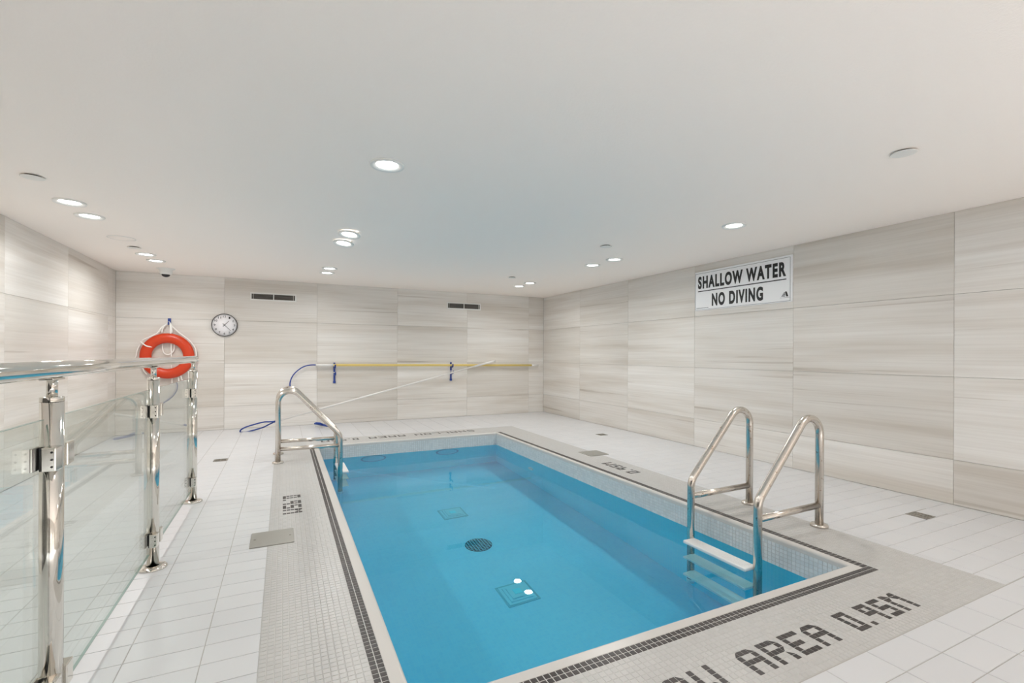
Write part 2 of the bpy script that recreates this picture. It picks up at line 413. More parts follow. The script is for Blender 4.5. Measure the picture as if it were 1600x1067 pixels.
def text_cells(s):
    x = 0; out_ = []
    for ch in s:
        if ch == ' ': x += 4; continue
        g = GL[ch]
        for r, row in enumerate(g):
            for k, q in enumerate(row):
                if q != '.' : out_.append((x + k, 4 - r, q))
        x += len(g[0]) + 1
    return out_
TEXTS = [('SHALLOW AREA 0.95M', (0, 0), (1, 0), (0, 1), True, 'dark mosaic lettering SHALLOW AREA 0.95M on the near deck edge'),
         ('SHALLOW AREA 0.95M', (78, 211), (-1, 0), (0, -1), False, 'dark mosaic lettering SHALLOW AREA 0.95M at the far end, upside down'),
         ('0.95M', (-20, 117), (0, -1), (1, 0), False, 'dark mosaic lettering 0.95M beside the long side near the glass railing'),
         ('0.95M', (100, 94), (0, 1), (-1, 0), False, 'dark mosaic lettering 0.95M beside the long side near the sign wall')]
dark = {}
for ti, (s, o, u, v, ind, lab) in enumerate(TEXTS):
    for a, c_, q in text_cells(s):
        # cell (a, c_) occupies local [a, a+1] x [c_, c_+1]; to grid cell with lower corner
        cs = [(o[0] + u[0] * (a + da) + v[0] * (c_ + dc), o[1] + u[1] * (a + da) + v[1] * (c_ + dc)) for da, dc in ((0, 0), (1, 0), (1, 1), (0, 1))]
        k = (min(p[0] for p in cs), min(p[1] for p in cs)); dark[k] = (ti, q, cs)
mg = MB()
for x0, x1, y0, y1 in ((MX0, MX1, MY0, CY0), (MX0, MX1, CY1, MY1), (MX0, CX0, CY0, CY1), (CX1, MX1, CY0, CY1)): mg.box(x0, x1, y0, y1, -.006, -.0014)
mg.build('mosaic_grout', M['mosaic_grout'], floor)
light, border, j = [], [], 0.0011
li, ri, fi = (-9, -7), (88, 90), (11, 13)             # border rows in grid cells
nx0, nx1, ny0, ny1 = -23, 105, -3, 215
for a in range(nx0, nx1):
    for c_ in range(ny0, ny1):
        if CX0 - .001 < GX + a * G < CX1 - .001 and CY0 - .001 < GY + c_ * G < CY1 - .001: continue
        if (a, c_) in dark: continue
        x, y = GX + a * G, GY + c_ * G
        if any(x + .004 < h_[1] and x + G - .004 > h_[0] and y + .004 < h_[3] and y + G - .004 > h_[2] for h_ in SKIM): continue
        is_b = (li[0] <= a < li[1] and fi[0] <= c_ < 198) or (ri[0] <= a < ri[1] and fi[0] <= c_ < 198) or (fi[0] <= c_ < fi[1] and li[0] <= a < ri[1])
        q = .0017 if is_b else j; (border if is_b else light).append((x + q, x + G - q, y + q, y + G - q))
tiles(light, 'mosaic_tile', 'mosaic_tile_field', M['mosaic'], floor, t=.003)
tiles(border, 'border_tile', 'border_tile_row', M['dark_mosaic'], floor, t=.003)
def cell_poly(q, cs):
    P = [(GX + p[0] * G, GY + p[1] * G) for p in cs]; cx, cy_ = sum(p[0] for p in P) / 4, sum(p[1] for p in P) / 4
    f = (G - 2 * .0017) / G; P = [(cx + (p[0] - cx) * f, cy_ + (p[1] - cy_) * f) for p in P]      # local order: bl, br, tr, tl
    drop = {'1': 3, '2': 2, '3': 0, '4': 1}.get(q)
    if drop is not None: P = [p for k, p in enumerate(P) if k != drop]
    return P
for ti, (s, o, u, v, ind, lab) in enumerate(TEXTS):
    mk = bpy.data.objects.new('depth_marking', None) if ind else None
    mb = MB()
    if mk: COL.objects.link(mk); mk.parent = floor; mk['label'] = lab
    for k, (t_, q, cs) in dark.items():
        if t_ != ti: continue
        P = cell_poly(q, cs)
        if ind: MB().prism(P, -.003, 0).build('letter_tile', M['dark_mosaic'], mk, (0, 0, 0))
        else: mb.prism(P, -.003, 0)
    if not ind: o_ = mb.build('depth_marking', M['dark_mosaic'], floor, (0, 0, 0)); o_['label'] = lab

# ------------------------------------------------------------------ swimming pool
pool = thing('swimming_pool', 'rectangular blue tiled shallow pool sunk in the white tiled deck', 'pool', (0, 0, 0))
def uvquad(mb, uvs, corners, uv):
    mb.add(corners, [(0, 1, 2, 3)]); uvs += uv
def basin(name, quads, material):
    mb, uvs = MB(), []
    for c_, uv in quads: uvquad(mb, uvs, c_, uv)
    me = bpy.data.meshes.new(name); me.from_pydata(mb.v, [], mb.f); me.materials.append(material)
    ul = me.uv_layers.new(name='UVMap')
    for k, q in enumerate(uvs): ul.data[k].uv = q
    return put(name, me, pool, (0, 0, 0))
x0, x1, y0, y1 = PX0, PX1, PY0, PY1; zt = -0.002
wq = []
for (ax, ay), (bx, by) in (((x0, y0), (x0, y1)), ((x0, y1), (x1, y1)), ((x1, y1), (x1, y0)), ((x1, y0), (x0, y0))):
    ln = math.hypot(bx - ax, by - ay)
    wq.append(([(ax, ay, PZ), (bx, by, PZ), (bx, by, -.031), (ax, ay, -.031)], [(0, PZ), (ln, PZ), (ln, -.031), (0, -.031)]))
basin('pool_wall', wq, M['pool_wall'])
basin('pool_floor', [([(x0, y0, PZ), (x1, y0, PZ), (x1, y1, PZ), (x0, y1, PZ)], [(x0, y0), (x1, y0), (x1, y1), (x0, y1)])], M['pool_floor'])
# rounded coping between the border and the water
prof = [(0.0, -.004), (0.0, 0.0)]
def coping():
    mb = MB(); rows = []
    R = .016
    pr_ = [(1.0, -.004, 0), (1.0, 0.0, 0)] + [(0.0, -R + R * math.cos(t * PI / 16), R - R * math.sin(t * PI / 16)) for t in range(0, 9)] + [(0.0, -.030, 0.0)]
    loops = []
    for f_, z, ins in pr_:
        a0, a1 = (CX0, CX1) if f_ else (PX0 - ins, PX1 + ins)
        b0, b1 = (CY0, CY1) if f_ else (PY0 - ins, PY1 + ins)
        loops.append([(a0, b0, z), (a1, b0, z), (a1, b1, z), (a0, b1, z)])
    vs = [p for l in loops for p in l]
    fs = [(r * 4 + k, r * 4 + (k + 1) % 4, r * 4 + 4 + (k + 1) % 4, r * 4 + 4 + k) for r in range(len(loops) - 1) for k in range(4)]
    mb.add(vs, fs); return mb
coping().build('coping', M['coping'], pool, (0, 0, 0))
# white waterline mosaic on the four pool walls
def band(parent):
    rows = 6; p = .0225; top = -.031; mbs = MB(); singles = []
    def tile_on(ax, ay, dx, dy, nx, ny, s0, s1, z0, z1, mb):
        e = .0008; d = .0028
        def P(s, z, q): return (ax + dx * s + nx * q, ay + dy * s + ny * q, z)
        mb.add([P(s0, z0, 0), P(s1, z0, 0), P(s1, z1, 0), P(s0, z1, 0), P(s0 + e, z0 + e, d), P(s1 - e, z0 + e, d), P(s1 - e, z1 - e, d), P(s0 + e, z1 - e, d)],
               [(0, 1, 5, 4), (1, 2, 6, 5), (2, 3, 7, 6), (3, 0, 4, 7), (4, 5, 6, 7)])
    for ax, ay, dx, dy, nx, ny, ln in ((x0, y0, 0, 1, 1, 0, y1 - y0), (x0, y1, 1, 0, 0, -1, x1 - x0), (x1, y0, 0, 1, -1, 0, y1 - y0), (x0, y0, 1, 0, 0, 1, x1 - x0)):
        n_ = int(ln / .025)
        for k in range(n_):
            for r in range(rows):
                s0, s1 = k * ln / n_ + .001, (k + 1) * ln / n_ - .001; z1, z0 = top - r * p - .0008, top - (r + 1) * p + .0008
                c_ = (ax + dx * (s0 + s1) / 2, ay + dy * (s0 + s1) / 2, (z0 + z1) / 2)
                sz = view_area(*c_, s1 - s0, z1 - z0, (nx, ny, 0)) if (nx < 0 or ny < 0) else 0
                singles.append((sz, (ax, ay, dx, dy, nx, ny, s0, s1, z0, z1)))
    singles.sort(key=lambda q: -q[0])
    for q in singles[:300]:
        mb = MB(); tile_on(*q[1], mb); mb.build('waterline_tile', M['band'], parent, (0, 0, 0))
    for q in singles[300:]: tile_on(*q[1], mbs)
    mbs.build('waterline_tile_field', M['band'], parent, (0, 0, 0), 'stuff')
band(pool)
gb = MB()
for ax, ay, bx, by in ((x0, y0, x0 + .0008, y1), (x0, y1 - .0008, x1, y1), (x1 - .0008, y0, x1, y1), (x0, y0, x1, y0 + .0008)): gb.box(ax, bx, ay, by, -.168, -.029)
gb.build('waterline_grout', M['mosaic_grout'], pool, (0, 0, 0))
water = MB().add([(x0, y0, WZ), (x1, y0, WZ), (x1, y1, WZ), (x0, y1, WZ)], [(0, 1, 2, 3)], True).build('water', M['water'], pool, (0, 0, 0))
water.cycles.is_caustics_caster = True
# main drains: raised square covers; round dark grate between them
def main_drain(x, y):
    e = bpy.data.objects.new('main_drain', None); COL.objects.link(e); e.parent = pool; e.location = (x, y, PZ)
    mb = MB()
    for s, z0, z1 in ((.108, 0, .010), (.086, .010, .022), (.066, .022, .032)): mb.box(-s, s, -s, s, z0, z1, .004)
    mb.build('drain_cover', M['pool_fit'], e, (0, 0, 0))
    fr2 = MB()
    for a0, a1, b0, b1 in ((-.122, .122, -.122, -.111), (-.122, .122, .111, .122), (-.122, -.111, -.111, .111), (.111, .122, -.111, .111)): fr2.box(a0, a1, b0, b1, 0, .006)
    fr2.build('drain_frame', M['pool_frame'], e, (0, 0, 0))
    MB().box(-.03, .03, -.03, .03, .032, .037, .002).build('cover_plate', M['lamp_lens_off'], e, (0, 0, 0))
main_drain(1.52, 4.47); main_drain(1.50, 2.99)
gr = bpy.data.objects.new('floor_grate', None); COL.objects.link(gr); gr.parent = pool; gr.location = (1.51, 3.755, PZ)
MB().lathe([(0, .002), (.112, .002), (.115, .004), (.115, 0)], n=40).build('grate_disc', M['pool_dark'], gr, (0, 0, 0))
bars = MB()
for k in range(-4, 5):
    q = k * .025; ln = math.sqrt(max(.11 ** 2 - q * q, .0001))
    bars.box(q - .0022, q + .0022, -ln, ln, .004, .007); bars.box(-ln, ln, q - .0022, q + .0022, .004, .0065)
bars.build('grate_bars', M['pool_fit'], gr, (0, 0, 0))
for x, lab in ((1.01, 'left'), (1.96, 'right')):
    e = bpy.data.objects.new('underwater_lamp', None); COL.objects.link(e); e.parent = pool; e.location = (x, PY1, -.33)
    MB().lathe([(.155, 0), (.155, -.018), (.145, -.024), (.132, -.018), (.132, 0)], axis='Y', n=40).build('lamp_ring', M['lamp_ring'], e, (0, 0, 0))
    MB().lathe([(.132, -.016), (.10, -.028), (.05, -.033), (0, -.034)], axis='Y', n=40).build('lamp_lens', M['lamp_lens_off'], e, (0, 0, 0))
rf = MB().lathe([(.055, 0), (.055, -.012), (.035, -.020), (.012, -.022), (.012, 0)], (PX1, 4.97, -.58), 'X', 24)
rf.build('return_fitting', M['tread'], pool, (0, 0, 0))

# ------------------------------------------------------------------ pool ladders
def ladder(label, sx, base_x, pool_x, ys, ztop, tread_z):
    """rails stand at base_x on the deck and go down into the water at pool_x"""
    t = thing('pool_ladder', label, 'ladder', (base_x, (ys[0] + ys[1]) / 2, 0), 'stainless pool ladders')
    bx, by = base_x, (ys[0] + ys[1]) / 2
    r = .0245
    for y in ys:
        dx = pool_x - bx; yy = y - by
        path = fillet([(0, yy, 0), (0, yy, ztop + .128), (dx, yy, .235), (dx, yy, -.82)], [.108, .11], 16)
        rail = MB().tube(path, r, 20).build('rail', M['brushed'], t, (0, 0, 0))
        MB().lathe([(0, .0), (.052, 0), (.052, .010), (.047, .016), (.027, .018), (0, .018)], (0, yy, 0), n=32).build('deck_flange', M['brushed'], rail, (0, 0, 0))
        MB().tube([(0, yy, .136), (dx, yy, .130)], .020, 16).build('cross_bar', M['brushed'], rail, (0, 0, 0))
        MB().lathe([(0, -.85), (.028, -.85), (.028, -.81), (.0247, -.80)], (dx, yy, 0), n=20).build('end_bumper', M['tread'], rail, (0, 0, 0))
    d = 1 if pool_x > base_x else -1
    for z in tread_z:
        px = pool_x - bx; e_ = .038 * d; px += 0
        tr_ = MB().box(px - .05 + e_, px + .05 + e_, ys[0] - by + r * .6, ys[1] - by - r * .6, z - .03, z, .006).build('tread', M['tread'], t, (0, 0, 0))
        g = MB()
        for k in range(-2, 3): g.box(px + e_ + k * .017 - .002, px + e_ + k * .017 + .002, ys[0] - by + .04, ys[1] - by - .04, z, z + .0015)
        g.build('grip_ridges', M['tread'], tr_, (0, 0, 0))
    return t
ladder('brushed steel pool ladder with white treads by the near corner under the sign wall', 1, 3.10, 2.515, (1.87, 2.375), .735, (-.150, -.405, -.665))
ladder('brushed steel pool ladder at the far corner beside the back wall', 1, -.04, .545, (5.235, 5.70), .75, (-.150, -.405, -.665))

# ------------------------------------------------------------------ glass railing
def railing():
    RX = -.59; GXX = -.601
    t = thing('glass_railing', 'chrome handrail on round posts with clear glass panels at the left', 'railing', (RX, 2.95, 0))
    posts = [.59, 1.78, 2.955, 4.136]
    P0 = Vector((-RX, -2.95, 0))
    def part(mb, name, mt, par=t): return mb.build(name, mt, par, P0 if par is t else (0, 0, 0))
    hr = MB().tube([(RX, -.1, 1.045), (RX, 4.20, 1.045)], .0245, 28)
    hro = part(hr, 'handrail', M['steel'])
    part(MB().lathe([(.0245, 0), (.0255, 0), (.0255, .008), (.018, .014), (0, .015)], (RX, 4.20, 1.045), 'Y', 28), 'end_cap', M['steel'], hro)
    for i, y in enumerate(posts):
        po = part(MB().tube([(RX, y, 0), (RX, y, .967)], .0265, 28), 'post', M['steel'])
        part(MB().lathe([(0, 0), (.062, 0), (.062, .008), (.055, .013), (.0275, .015)], (RX, y, 0), n=36), 'base_flange', M['steel'], po)
        part(MB().tube([(RX, y, .965), (RX, y, 1.022)], .0125, 20), 'stem', M['steel'], po)
        part(MB().lathe([(.0268, .955), (.0268, .966), (.025, .9685), (.0125, .9687)], (RX, y, 0), n=28), 'cap', M['steel'], po)
        sb = MB()
        sb.box(RX - .016, RX + .016, y - .04, y + .04, 1.016, 1.0225, .002); part(sb, 'saddle', M['steel'], po)
        for s in (-1, 1):
            if s == 1 and i == len(posts) - 1: continue
            for z in (.80, .155):
                ya, yb = sorted((y + s * .018, y + s * .064))
                c_ = MB().box(GXX + .0085, RX + .030, ya, yb, z - .033, z + .033, .003).box(GXX - .0145, GXX - .0085, ya, yb, z - .033, z + .033, .002)
                yc, yd = sorted((y + s * .018, y + s * .027)); c_.box(GXX - .0135, GXX + .012, yc, yd, z - .032, z + .032, .002)
                cl = part(c_, 'clamp', M['steel'])
                ye, yf = sorted((y + s * .0275, y + s * .0625))
                g_ = MB().box(GXX + .0052, GXX + .0088, ye, yf, z - .031, z + .031).box(GXX - .0088, GXX - .0052, ye, yf, z - .031, z + .031)
                yg, yh = sorted((y + s * .027, y + s * .030)); g_.box(GXX - .006, GXX + .006, yg, yh, z - .031, z + .031)
                part(g_, 'gasket', M['rubber'], cl)
                sc_ = MB(); yq = y + s * .064
                for dz in (-.020, 0, .020): sc_.lathe([(.003, -.0015), (.003, .0012), (0, .0012)] if s > 0 else [(.003, .0015), (.003, -.0012), (0, -.0012)], (RX + .021, yq, z + dz), 'Y', 10)
                part(sc_, 'screws', M['rubber'], cl)
    for a, b_ in zip(posts, posts[1:]):
        gp = part(MB().box(GXX - .005, GXX + .005, a + .031, b_ - .031, .08, .907), 'glass_panel', M['glass'])
        for z0, z1 in ((.9065, .9077), (.0793, .0805)):
            part(MB().box(GXX - .0047, GXX + .0047, a + .031, b_ - .031, z0, z1), 'glass_edge', M['glass_edge'], gp)
railing()

# ------------------------------------------------------------------ deck fittings
for (a, b_, c_, d), lab in zip(SKIM, ('square grey skimmer lid on the deck near the glass railing', 'square grey skimmer lid on the deck by the sign wall')):
    t = thing('skimmer_lid', lab, 'lid', ((a + b_) / 2, (c_ + d) / 2, 0), 'skimmer lids')
    w2, h2 = (b_ - a) / 2, (d - c_) / 2
    MB().box(-w2, w2, -h2, h2, -.003, .005, .0015).build('plate', M['lid'], t, (0, 0, 0))
    for sx in (-1, 1):
        MB().lathe([(.006, .005), (.006, .0062), (0, .0062)], (sx * (w2 - .02), 0, 0), n=12).build('screw', M['drain'], t, (0, 0, 0))
dl = ['small square floor drain by the far end of the glass railing', 'small square floor drain near the far right corner', 'small square floor drain close to the wall right of the near ladder']
for (x, y), lab in zip(DRAINS, dl):
    t = thing('floor_drain', lab, 'drain', (x, y, 0), 'floor drains')
    s = .06; f_ = MB()
    for a0, a1, b0, b1 in ((-s, s, -s, -s + .012), (-s, s, s - .012, s), (-s, -s + .012, -s + .012, s - .012), (s - .012, s, -s + .012, s - .012)): f_.box(a0, a1, b0, b1, -.004, .0015)
    f_.build('frame', M['drain'], t, (0, 0, 0))
    g = MB()
    for k in range(-2, 3): g.box(-.048, .048, k * .018 - .004, k * .018 + .004, -.004, .001)
    g.box(-.004, .004, -.048, .048, -.004, .0012)
    g.build('grate', M['drain'], t, (0, 0, 0))
    MB().box(-.05, .05, -.05, .05, -.012, -.0055).build('sump', M['dark_void'], t, (0, 0, 0))

# ------------------------------------------------------------------ ceiling fittings
def downlight():
    t = thing('downlight', '', 'light', (0, 0, H), 'recessed ceiling downlights')
    MB().lathe([(.060, -.0015), (.064, -.006), (.078, -.0105), (.091, -.0115), (.0935, -.008), (.0935, 0)], n=48).build('trim_ring', M['white_plastic'], t, (0, 0, 0))
    MB().lathe([(.0605, -.002), (.03, -.0025), (0, -.003)], n=48).build('lens', M['lens'], t, (0, 0, 0))
    return t
D0 = downlight()
LIGHTS = [(-1.365, 4.387, 'downlight nearest the left wall in the left column'), (-1.363, 4.766, 'second downlight from the front in the column near the left wall'),
          (-1.343, 6.357, 'third downlight from the front in the column near the left wall'), (-1.330, 6.744, 'downlight just before the dome camera near the left wall'),
          (0.524, 2.706, 'large looking downlight alone over the near middle of the room'), (0.520, 4.354, 'loose downlight hanging tilted out of the ceiling'),
          (0.513, 4.727, 'downlight right behind the loose tilted one'), (0.523, 6.346, 'downlight over the far middle, nearer of its pair'),
          (0.522, 6.716, 'downlight over the far middle, closest to the back wall'), (3.328, 2.702, 'single downlight above the no diving sign side of the pool'),
          (3.335, 4.268, 'right column downlight, nearer of the middle pair'), (3.321, 4.662, 'right column downlight, farther of the middle pair'),
          (3.330, 6.271, 'right column downlight, nearer of the pair at the far corner'), (3.337, 6.648, 'right column downlight, farther of the pair at the far corner')]
for i, (x, y, lab) in enumerate(LIGHTS):
    t = D0 if i == 0 else copy_tree(D0)
    t.location = (x, y, H); t['label'] = 'round recessed ' + lab
    if 'loose' in lab:
        t.location = (x, y, H - .022); t.rotation_euler = (math.radians(-5), math.radians(6), 0)
        MB().lathe([(.055, 0), (.055, .05), (0, .05)], n=32).build('housing', M['white_plastic'], t, (0, 0, 0))
        for sx in (-1, 1): MB().box(sx * .07 - .004, sx * .07 + .004, -.008, .008, -.002, .028).build('spring_clip', M['drain'], t, (0, 0, 0))
lamp_pts = [(x, y) for x, y, _ in LIGHTS] + [(-1.36, 2.70), (-1.36, .75), (.52, .75), (3.33, .75)]
REAR_FILL_PTS = [(-1.0, -1.7), (.9, -1.7), (2.9, -1.7), (.9, -2.6), (2.9, -2.6)]  # added unseen fill lamps; their floor bounce brightens the near ceiling
for x, y in lamp_pts + REAR_FILL_PTS:
    ld = bpy.data.lights.new('downlight_and_fill_lamp', 'AREA'); ld.shape = 'DISK'; ld.size = .11; rear = (x, y) in REAR_FILL_PTS; ld.energy = REAR_FILL_W if rear else LAMP_W; ld.color = LAMP_COL; ld.spread = math.radians(80 if rear else 165); ld.cycles.is_caustics_light = True
    lo = bpy.data.objects.new('downlight_and_fill_lamp', ld); COL.objects.link(lo); lo.location = (x, y, H - (.045 if abs(x - .52) < .01 and abs(y - 4.354) < .01 else .016))
sp = [(-1.368, 3.845, 'round white sprinkler cover nearest the left wall in front of the downlights'), (-1.359, 5.984, 'round white sprinkler cover before the far left pair of downlights'),
      (2.907, 1.331, 'round white sprinkler cover alone on the near right ceiling'), (2.848, 3.775, 'round white sprinkler cover before the middle right pair of downlights'),
      (2.859, 5.914, 'small looking round white sprinkler cover near the far right corner')]
for i, (x, y, lab) in enumerate(sp):
    t = thing('sprinkler_cover', lab, 'sprinkler', (x, y, H), 'concealed sprinkler covers')
    MB().lathe([(0, -.012), (.050, -.012), (.056, -.0105), (.057, -.009), (.054, -.0085), (0, -.0085)], n=40).build('cover_plate', M['white_paint'], t, (0, 0, 0))
    MB().lathe([(.040, 0), (.040, -.009), (0, -.009)], n=32).build('cup', M['dark_void'], t, (0, 0, 0))
t = thing('ceiling_access_plate', 'flat round painted plate on the ceiling beyond the left downlights', 'plate', (-1.36, 5.568, H))
MB().lathe([(0, -.003), (.10, -.003), (.103, 0)], n=48).build('plate', M['ceiling'], t, (0, 0, 0))
MB().lathe([(.104, 0), (.104, -.004), (.108, -.004), (.109, 0)], n=48).build('rim', M['white_paint'], t, (0, 0, 0))
t = thing('dome_camera', 'white dome security camera with dark lens under the ceiling', 'camera', (-1.345, 7.34, H))
MB().lathe([(.098, 0), (.098, -.006), (.088, -.012), (.072, -.014), (.070, -.055), (.060, -.072), (.045, -.078)], n=40).build('housing', M['white_plastic'], t, (0, 0, 0))
MB().lathe([(.046, -.076)] + [(.046 * math.cos(a * PI / 16), -.078 - .032 * math.sin(a * PI / 16)) for a in range(1, 8)] + [(0, -.110)], n=32).build('dome_lens', M['dark_glass'], t, (0, 0, 0))

# ------------------------------------------------------------------ wall fittings
def vent(xa, xb, za, zb, lab):
    t = thing('air_vent', lab, 'vent', ((xa + xb) / 2, B, (za + zb) / 2), 'wall air vents'); w2, h2 = (xb - xa) / 2, (zb - za) / 2
    f_ = MB(); q = .018
    for a0, a1, c0, c1 in ((-w2, w2, h2 - q, h2), (-w2, w2, -h2, -h2 + q), (-w2, -w2 + q, -h2 + q, h2 - q), (w2 - q, w2, -h2 + q, h2 - q), (-.006, .006, -h2 + q, h2 - q)): f_.box(a0, a1, -.012, 0, c0, c1)
    f_.build('frame', M['white_plastic'], t, (0, 0, 0))
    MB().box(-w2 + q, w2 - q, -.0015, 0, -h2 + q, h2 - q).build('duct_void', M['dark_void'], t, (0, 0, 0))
    for k in range(4):
        z = -h2 + q + (k + .5) * (2 * h2 - 2 * q) / 4
        MB().add([(-w2 + q, -.010, z - .007), (w2 - q, -.010, z - .007), (w2 - q, -.003, z + .006), (-w2 + q, -.003, z + .006), (-w2 + q, -.0088, z - .008), (w2 - q, -.0088, z - .008), (w2 - q, -.0018, z + .005), (-w2 + q, -.0018, z + .005)],
                 [(0, 1, 2, 3), (7, 6, 5, 4), (0, 4, 5, 1), (2, 6, 7, 3), (1, 5, 6, 2), (0, 3, 7, 4)]).build('slat', M['slat'], t, (0, 0, 0))
    v_ = MB()
    for x in (-w2 + q + .022, w2 - q - .022): v_.box(x - .002, x + .002, -.011, -.002, -h2 + q, h2 - q)
    v_.build('mullion', M['white_plastic'], t, (0, 0, 0))
vent(-.429, .178, 1.855, 1.968, 'white framed air vent high on the back wall beside the clock')
vent(2.533, 3.158, 1.862, 1.980, 'white framed air vent high on the back wall toward the right corner')

def font_mesh(s, name, material, box, depth=.0012, bold=0.0, space=1.0):
    """text as a flat mesh scaled into box=(x0, x1, z0, z1) on the plane y=0 facing -y"""
    c_ = bpy.data.curves.new('text', 'FONT'); c_.body = s; c_.size = 1.0; c_.offset = bold; c_.space_character = space; c_.extrude = 0.01
    o = bpy.data.objects.new('text', c_); COL.objects.link(o)
    dg = bpy.context.evaluated_depsgraph_get(); me = bpy.data.meshes.new_from_object(o.evaluated_get(dg)); bpy.data.objects.remove(o); bpy.data.curves.remove(c_)
    xs = [v.co.x for v in me.vertices]; ys = [v.co.y for v in me.vertices]; ax, bx, ay, by = min(xs), max(xs), min(ys), max(ys)
    for v in me.vertices:
        x, y, z = v.co
        v.co = (box[0] + (x - ax) / (bx - ax) * (box[1] - box[0]), -depth / 2 - z / .02 * depth, box[2] + (y - ay) / (by - ay) * (box[3] - box[2]))
    me.materials.clear(); me.materials.append(material); me.name = name; me.update(); return me

# clock
t = thing('wall_clock', 'round white wall clock with thin black rim on the back wall', 'clock', (-.745, B, 1.482))
R = .160
MB().lathe([(0, -.001), (R - .008, -.001), (R - .008, -.018), (0, -.018)], axis='Y', n=56).build('face', M['face'], t, (0, 0, 0))
MB().lathe([(R - .007, -.018), (R - .007, -.026), (R - .003, -.028), (R, -.024), (R, 0)], axis='Y', n=56).build('rim', M['rim'], t, (0, 0, 0))
for h_ in range(1, 13):
    a = PI / 2 - h_ * PI / 6; cx, cz = .120 * math.cos(a), .120 * math.sin(a); w_ = .010 if h_ < 10 else .016
    put('numeral', font_mesh(str(h_), 'numeral', M['rim'], (cx - w_, cx + w_, cz - .014, cz + .014), bold=0), t, (0, -.0185, 0))
def hand(ang, ln, w_, name):
    d = Vector((math.sin(ang), 0, math.cos(ang))); n_ = Vector((d.z, 0, -d.x)); mb = MB()
    q = [d * -.03 - n_ * w_, d * -.03 + n_ * w_, d * ln + n_ * w_ * .6, d * ln - n_ * w_ * .6]
    mb.add([(p.x, -.022, p.z) for p in q] + [(p.x, -.0235, p.z) for p in q], [(0, 1, 2, 3), (7, 6, 5, 4), (0, 4, 5, 1), (1, 5, 6, 2), (2, 6, 7, 3), (3, 7, 4, 0)])
    mb.build(name, M['rim'], t, (0, 0, 0))
hand(math.radians(42), .078, .0035, 'hour_hand'); hand(math.radians(136), .115, .0028, 'minute_hand')
MB().lathe([(.006, -.019), (.006, -.026), (0, -.026)], axis='Y', n=16).build('hub', M['rim'], t, (0, 0, 0))

# sign on the right wall: local x runs along the wall toward the viewer, faces the room
sg = thing('warning_sign', 'white SHALLOW WATER NO DIVING sign with black letters on the right wall', 'sign', (W, 3.545, 1.845), rot=(0, 0, -PI / 2))
sw, sh = .6015, .2285
MB().box(-sw, sw, -.008, 0, -sh, sh, .0015).build('board', M['sign_white'], sg, (0, 0, 0))
def sx_(f): return -sw + 2 * sw * f
def sz_(f): return sh - 2 * sh * f
bl = MB(); q = .0028
X0, X1, Z0, Z1 = -sw + .020, sw - .020, -sh + .016, sh - .020
X0 = -sw + .006; Z0 = -sh + .008
for a0, a1, c0, c1 in ((X0, X1, Z1 - q, Z1), (X0, X1, Z0, Z0 + q), (X0, X0 + q, Z0, Z1), (X1 - q, X1, Z0, Z1)): bl.box(a0, a1, -.009, -.008, c0, c1)
bl.build('border_line', M['ink'], sg, (0, 0, 0))
put('lettering', font_mesh('SHALLOW WATER', 'lettering', M['ink'], (-.555, .538, .025, .172), bold=.047, space=1.22), sg, (0, -.008, 0))
put('lettering', font_mesh('NO DIVING', 'lettering', M['ink'], (-.355, .290, -.190, -.043), bold=.047, space=1.22), sg, (0, -.008, 0))
MB().box(-.555, .540, -.009, -.008, -.008, .002).build('underline', M['ink'], sg, (0, 0, 0))
lg = MB()
lg.add([(.528, -.0085, -.125), (.545, -.0085, -.125), (.562, -.0085, -.175), (.540, -.0085, -.175)], [(0, 1, 2, 3)])
for k in range(4): lg.add([(.488 + .008 * k, -.0085, -.172 + .011 * k), (.530, -.0085, -.172 + .011 * k), (.530, -.0085, -.165 + .011 * k), (.492 + .008 * k, -.0085, -.165 + .011 * k)], [(0, 1, 2, 3)])
lg.add([(.475, -.0085, -.185), (.575, -.0085, -.185), (.575, -.0085, -.183), (.475, -.0085, -.183)], [(0, 1, 2, 3)])
lg.build('emblem', M['ink'], sg, (0, 0, 0))
fp = MB(); x = -.578
for k in range(22):
    w_ = random.choice((.004, .006, .008)); fp.box(x, x + w_, -.0087, -.008, -.204, -.198); x += w_ + .0025
    if x > -.37: break
fp.build('fine_print', M['ink'], sg, (0, 0, 0))

# life ring with ropes on a blue hook
RC = Vector((-1.400, B - .058, 1.044))
t = thing('life_ring', 'orange red life ring with white rope hanging on the back wall', 'life ring', RC)
rv, rf2 = [], []
NU, NV, RM = 64, 20, .240
for i in range(NU):
    a = 2 * PI * i / NU
    for k in range(NV):
        e = 2 * PI * k / NV; rr = RM + .066 * math.cos(e); rv.append((rr * math.cos(a), .046 * math.sin(e), rr * math.sin(a)))
for i in range(NU):
    for k in range(NV): rf2.append((i * NV + k, ((i + 1) % NU) * NV + k, ((i + 1) % NU) * NV + (k + 1) % NV, i * NV + (k + 1) % NV))
MB().add(rv, rf2, True).build('ring', M['orange'], t, (0, 0, 0))
HK = Vector((.012, .0, .455))
def rope(pts, r=.008, name='rope'): return MB().tube(smooth_path(pts, 6), r, 8).build(name, M['rope'], t, (0, 0, 0))
rope([(HK.x, .02, .45), (-.06, .0, .39), (-.115, -.02, .30), (-.20, -.035, .245), (-.27, -.02, .20), (-.325, .0, .08), (-.345, .01, -.02), (-.40, .03, -.09)], name='grab_line')
rope([(HK.x, .02, .45), (.06, .0, .39), (.14, -.02, .31), (.25, -.02, .21), (.318, .0, .09), (.320, .0, -.05), (.28, .0, -.17)], name='grab_line')
rope([(HK.x, .02, .46), (-.045, .0, .39), (-.062, -.01, .31)])
rope([(HK.x, .02, .46), (.042, .0, .41), (.050, -.01, .31)])
